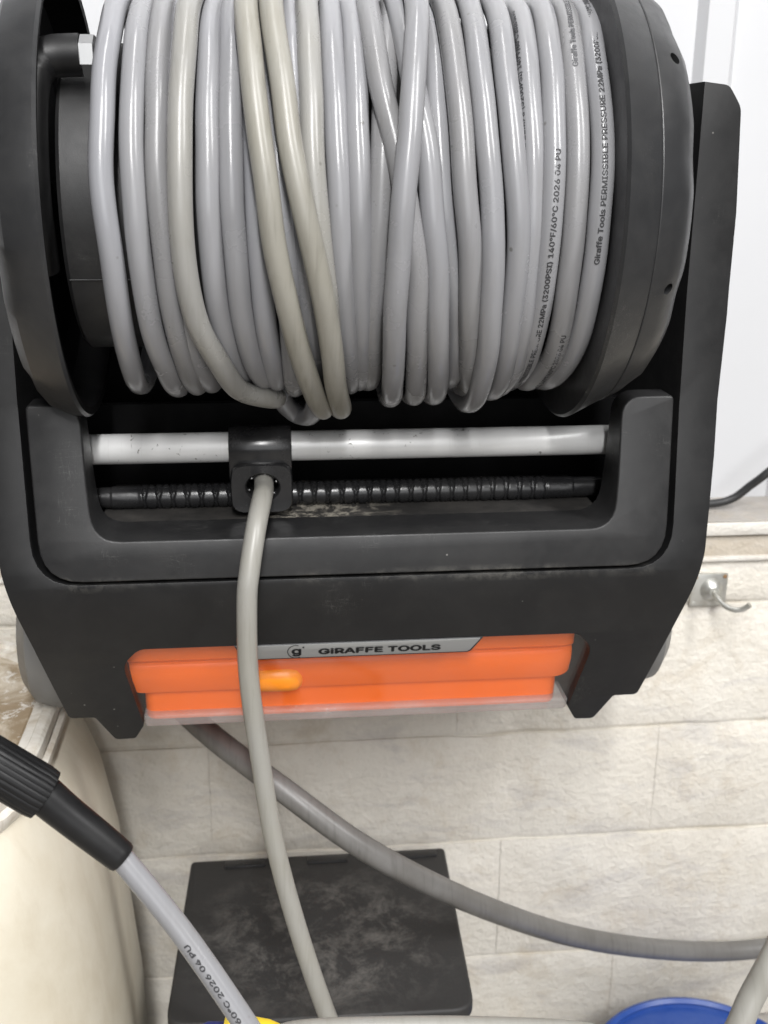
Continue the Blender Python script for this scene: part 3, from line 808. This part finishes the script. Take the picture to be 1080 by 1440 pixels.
# hanging end through the guide
tailp = [(-.0560, -.150, -.158), (-.0560, -.178, -.1585), (-.0556, -.2080, -.1605), (-.0566, -.2330, -.1590), (-.0600, -.2530, -.1690), (-.0639, -.2640, -.1890), (-.0660, -.2660, -.2078), (-.0664, -.2630, -.2525), (-.0620, -.2600, -.3042), (-.0552, -.2620, -.3608), (-.0418, -.2680, -.4229), (-.0234, -.2750, -.4877), (-.0016, -.2800, -.5526), (.02, -.285, -.62), (.06, -.29, -.70), (.12, -.30, -.755), (.2, -.33, -.768)]
H(tube('hanging_length', catmull(tailp, 14), HR, 'tail_hose', None, 20))
# the bit of hose that dips from the coil to the back of the guide
dip = [(-.046, -.215, -.1045), (-.040, -.195, -.116), (-.0345, -.190, -.121), (-.0285, -.200, -.1195), (-.0255, -.2180, -.110), (-.0250, -.235, -.097)]
H(tube('crossing_length', catmull(dip, 10), HR, 'hose_clean', None, 18))

# ================================================================== OTHER HOSES AND CABLE
CP = [(-.1735, -.4063, -.2049), (-.1576, -.4099, -.2203), (-.1488, -.4113, -.2281), (-.1182, -.4161, -.2584), (-.0939, -.4253, -.2910), (-.0676, -.4405, -.3284), (-.0459, -.4559, -.3613), (-.020, -.47, -.42), (-.005, -.47, -.55), (0, -.45, -.70), (.06, -.42, -.77)]
conn = thing('hose_end', 'grey hose end with black ribbed coupling and sleeve, in front of the tub', 'hose', CP[3])
def K(o): o.parent = conn; o.matrix_parent_inverse = Matrix.Translation(-Vector(CP[3])); return o
cpath = catmull(CP[3:], 14)
start = cpath[0]-(cpath[1]-cpath[0]).normalized()*.012
K(tube('grey_hose', [start]+cpath, .0052, 'hose_clean', None, 22))
ax = (Vector(CP[3])-Vector(CP[1])).normalized()
p1 = Vector(CP[1]); ln = (Vector(CP[3])-p1).length
sl = K(tube('sleeve', catmull([p1-ax*.004, p1+ax*.012, p1+ax*(ln*.45)+Vector((0, 0, -.0004)), p1+ax*(ln*.8), Vector(CP[3])+ax*.001], 8), lambda t: .0082 if t < .3 else .0082-.0014*(t-.3)/.7 if t < .97 else .0064, 'rubber_black', None, 32))
def knurl(i, t): return 1-.035*max(0, math.cos(24*t))**2 if i in (3, 4, 5) else 1
na = (Vector((-.1524, -.4105, -.2265))-Vector((-.1800, -.4095, -.2051))).normalized()
nutl = K(lathe('coupling_nut', [(.004, .0080), (.004, .0088), (.0085, .0096), (.0082, .0108), (.004, .0113), (-.028, .0112), (-.034, .0108), (-.036, .010), (-.036, 0), (-.03, 0), (.0, .0)], 'rubber_black', Vector((-.1545, -.4105, -.2248)), na, None, 144, rmod=knurl, angle=40))
cf = [(-.0002)]
def path_frame(path):
    d = [0]
    for a, b in zip(path, path[1:]): d.append(d[-1]+(b-a).length)
    def f(s):
        for i in range(len(d)-1):
            if d[i+1] >= s: break
        u = (s-d[i])/(d[i+1]-d[i]); p = path[i].lerp(path[i+1], u); T = (path[i+1]-path[i]).normalized()
        N = Vector((-.049, -.823, .029))-p; N = (N-T*N.dot(T)).normalized()
        return p, T, N
    return f, d[-1]
rev = list(reversed(cpath))
pf, total = path_frame(rev)
gk = [o for o in conn.children if o.name.startswith('grey_hose')][0]
wrap_text('printed_lettering', '140\u00b0F/60\u00b0C 2026 04 PU', pf, total-.103, total-.0465, .0030, .0052, R(26), 'ink_grey', gk)

inl = [(-.170, -.092, -.298), (-.148, -.100, -.322), (-.124, -.114, -.3455), (-.1015, -.13, -.3611), (-.0817, -.145, -.3714), (-.0481, -.17, -.3869), (-.0009, -.185, -.4206), (.0493, -.18, -.4594), (.1079, -.15, -.5129), (.1762, -.11, -.5713), (.2482, -.08, -.6137), (.3212, -.06, -.6406), (.3919, -.05, -.6483), (.4636, -.04, -.6465), (.60, -.03, -.61)]
tag(tube('inlet_hose', catmull(inl, 12), .0084, 'inlet_hose_grey', None, 22), 'thick dark grey inlet hose sagging from under the reel across the block wall', 'hose')
lp = [(-.06, -.421, -.3600), (-.0448, -.4215, -.3535), (.0002, -.4254, -.3515), (.0451, -.4301, -.3515), (.0868, -.4352, -.3540), (.1184, -.4498, -.3568), (.1398, -.4575, -.3424), (.152, -.4524, -.3213), (.164, -.4467, -.3006), (.1915, -.4206, -.2775), (.26, -.40, -.25), (.36, -.38, -.24)]
tag(tube('looped_hose', catmull(lp, 12), .0056, 'tail_hose', None, 20), 'pale grey hose looping along the bottom edge and up the lower right corner', 'hose')
cb = [(.22, .03, -.2575), (.2736, .03, -.2575), (.3163, .029, -.2560), (.3344, .028, -.2515), (.3467, .025, -.2400), (.3586, .02, -.2270), (.3808, .02, -.2063), (.42, .02, -.17)]
tag(tube('black_cable', catmull(cb, 10), .0034, 'cable_black', None, 12), 'thin black cable rising off the dirty ledge at the right', 'cable')

# ================================================================== HOOK
hk = thing('wall_hook', 'galvanised hook on a square plate screwed to the block wall', 'hook', (.311, 0, -.321))
def K2(o): o.parent = hk; o.matrix_parent_inverse = Matrix.Translation(Vector((-.311, 0, .321))); return o
K2(box('back_plate', .2935, .3240, -.0035, .0005, -.3352, -.3068, 'zinc', None, .0008))
K2(lathe('boss', [(0, 0), (0, .0098), (.0025, .0088), (.005, .0055), (.0065, .004), (.0065, 0)], 'zinc', (.3105, -.0034, -.3205), (0, -1, 0), None, 32))
K2(tube('hook_arm', catmull([(.3105, -.006, -.3205), (.3108, -.012, -.3220), (.3135, -.022, -.3262), (.3190, -.029, -.3278), (.3255, -.033, -.3262), (.3300, -.036, -.3212)], 8), .0023, 'zinc', None, 14))
for px_, pz_ in ((.2962, -.3092), (.3212, -.3092), (.2962, -.3328), (.3212, -.3328)):
    K2(lathe('plate_screw', [(0, 0), (0, .0019), (.0008, .0015), (.001, 0)], 'rust' if pz_ > -.32 else 'zinc', (px_, -.0034, pz_), (0, -1, 0), None, 12))

# ================================================================== PALE TUB ON THE LEFT
tub = thing('plastic_tub', 'large cream plastic tub with a grimy lid, left of the reel', 'tub', (-.43, -.165, -.776))
def K3(o): o.parent = tub; o.matrix_parent_inverse = Matrix.Translation(-Vector((-.43, -.165, -.776))); return o
TC = Vector((-.43, -.165)); 
def sup(a, b, e, n=96):
    out = []
    for k in range(n):
        t = 2*math.pi*k/n; c, s_ = math.cos(t), math.sin(t)
        q = (abs(c/a)**e+abs(s_/b)**e)**(-1/e); out.append((TC.x+c*q, TC.y+s_*q))
    return out
def loft(name, levels, mat, cap0=True, cap1=True, e=3.6):
    V = []; F = []; n = 96
    for z, a, b in levels: V += [(x, y, z) for x, y in sup(a, b, e)]
    for i in range(len(levels)-1):
        for k in range(n):
            l = (k+1) % n; F.append((i*n+k, i*n+l, (i+1)*n+l, (i+1)*n+k))
    if cap0: F.append(tuple(range(n)))
    if cap1: F.append(tuple((len(levels)-1)*n+k for k in range(n)))
    return K3(mesh_obj(name, V, F, mat, None, True, 35))
loft('body', [(-.776, .268, .150), (-.70, .272, .153), (-.585, .272, .153), (-.45, .262, .152), (-.40, .254, .150), (-.375, .246, .147), (-.358, .236, .144), (-.350, .230, .142)], 'tub_plastic')
loft('rim', [(-.352, .2305, .1425), (-.345, .2345, .145), (-.341, .2345, .145), (-.339, .2305, .142), (-.336, .2315, .143), (-.329, .2315, .143), (-.327, .2295, .141), (-.327, .2240, .136), (-.3295, .2225, .135), (-.3295, .2170, .130), (-.333, .2155, .129)], 'tub_rim', True, True)
loft('lid', [(-.3328, .2150, .1285), (-.3318, .2140, .1275), (-.3312, .2, .115)], 'tub_lid', True, True)

# ================================================================== BLACK BOX, BLUE BASIN, COUPLING
bx = thing('storage_box', 'black box with dusty flat lid standing against the block wall', 'box', (-.025, -.12, -.776))
def K4(o): o.parent = bx; o.matrix_parent_inverse = Matrix.Translation(-Vector((-.025, -.12, -.776))); return o
K4(box('box_body', -.125, .072, -.206, -.035, -.776, -.5485, 'black_plastic', None, .008, 3))
lidp = bmesh.new()
lo = rounded([(-.1268, -.030, .004), (.0868, -.030, .004), (.0800, -.2165, .016), (-.1330, -.2120, .016)], 6)
fc = lidp.faces.new([lidp.verts.new((x, y, -.5484)) for x, y in lo])
rt = bmesh.ops.extrude_face_region(lidp, geom=[fc])
for g in rt['geom']:
    if isinstance(g, bmesh.types.BMVert): g.co.z = -.539
bmesh.ops.recalc_face_normals(lidp, faces=lidp.faces[:])
bmesh.ops.bevel(lidp, geom=[e for e in lidp.edges if all(v.co.z > -.54 for v in e.verts)], offset=.0025, segments=3, affect='EDGES', profile=.5)
lid = K4(bm_obj('box_lid', lidp, 'dusty_lid', None, True, 35))
for a0 in (-.099, -.0305, .0445):     # hinge tabs along the back edge
    h_ = box('hinge_tab', a0, a0+.034, -.0430, -.0345, -.5395, -.5374, 'gloss_black', None, .0008); K4(h_); h_.parent = lid; h_.matrix_parent_inverse = Matrix.Identity(4)

bs = thing('blue_basin', 'blue plastic basin on the floor, cut by the bottom edge', 'basin', (.296, -.135, -.776))
def K5(o): o.parent = bs; o.matrix_parent_inverse = Matrix.Translation(-Vector((.296, -.135, -.776))); return o
K5(lathe('bowl', [(0, 0), (0, .075), (.004, .078), (.062, .093), (.0655, .0925), (.006, .073), (.004, 0)], 'blue_plastic', (.296, -.135, -.776), (0, 0, 1), None, 72))
K5(lathe('rolled_rim', [(.0615, .0925), (.0605, .0965), (.0635, .0985), (.0675, .0975), (.0685, .0945), (.066, .0915), (.0615, .0925)], 'blue_plastic', (.296, -.135, -.776), (0, 0, 1), None, 72))

cp_ = thing('hose_coupling', 'blue and yellow plastic coupling peeking in at the bottom edge beside the grey hose', 'coupling', (-.078, -.402, -.372))
def K6(o): o.parent = cp_; o.matrix_parent_inverse = Matrix.Translation(-Vector((-.078, -.402, -.372))); return o
cd = (.97, -.10, -.06)
K6(lathe('blue_grip', [(-.015, 0), (-.015, .0065), (-.012, .008), (-.004, .0085), (-.002, .0075), (-.002, 0)], 'navy_plastic', (-.0765, -.400, -.3758), cd, None, 40))
K6(lathe('yellow_collar', [(-.004, 0), (-.004, .0100), (-.002, .0115), (.008, .0115), (.010, .0100), (.017, .0092), (.022, .0075), (.022, 0)], 'yellow_plastic', (-.0760, -.400, -.3742), cd, None, 40))
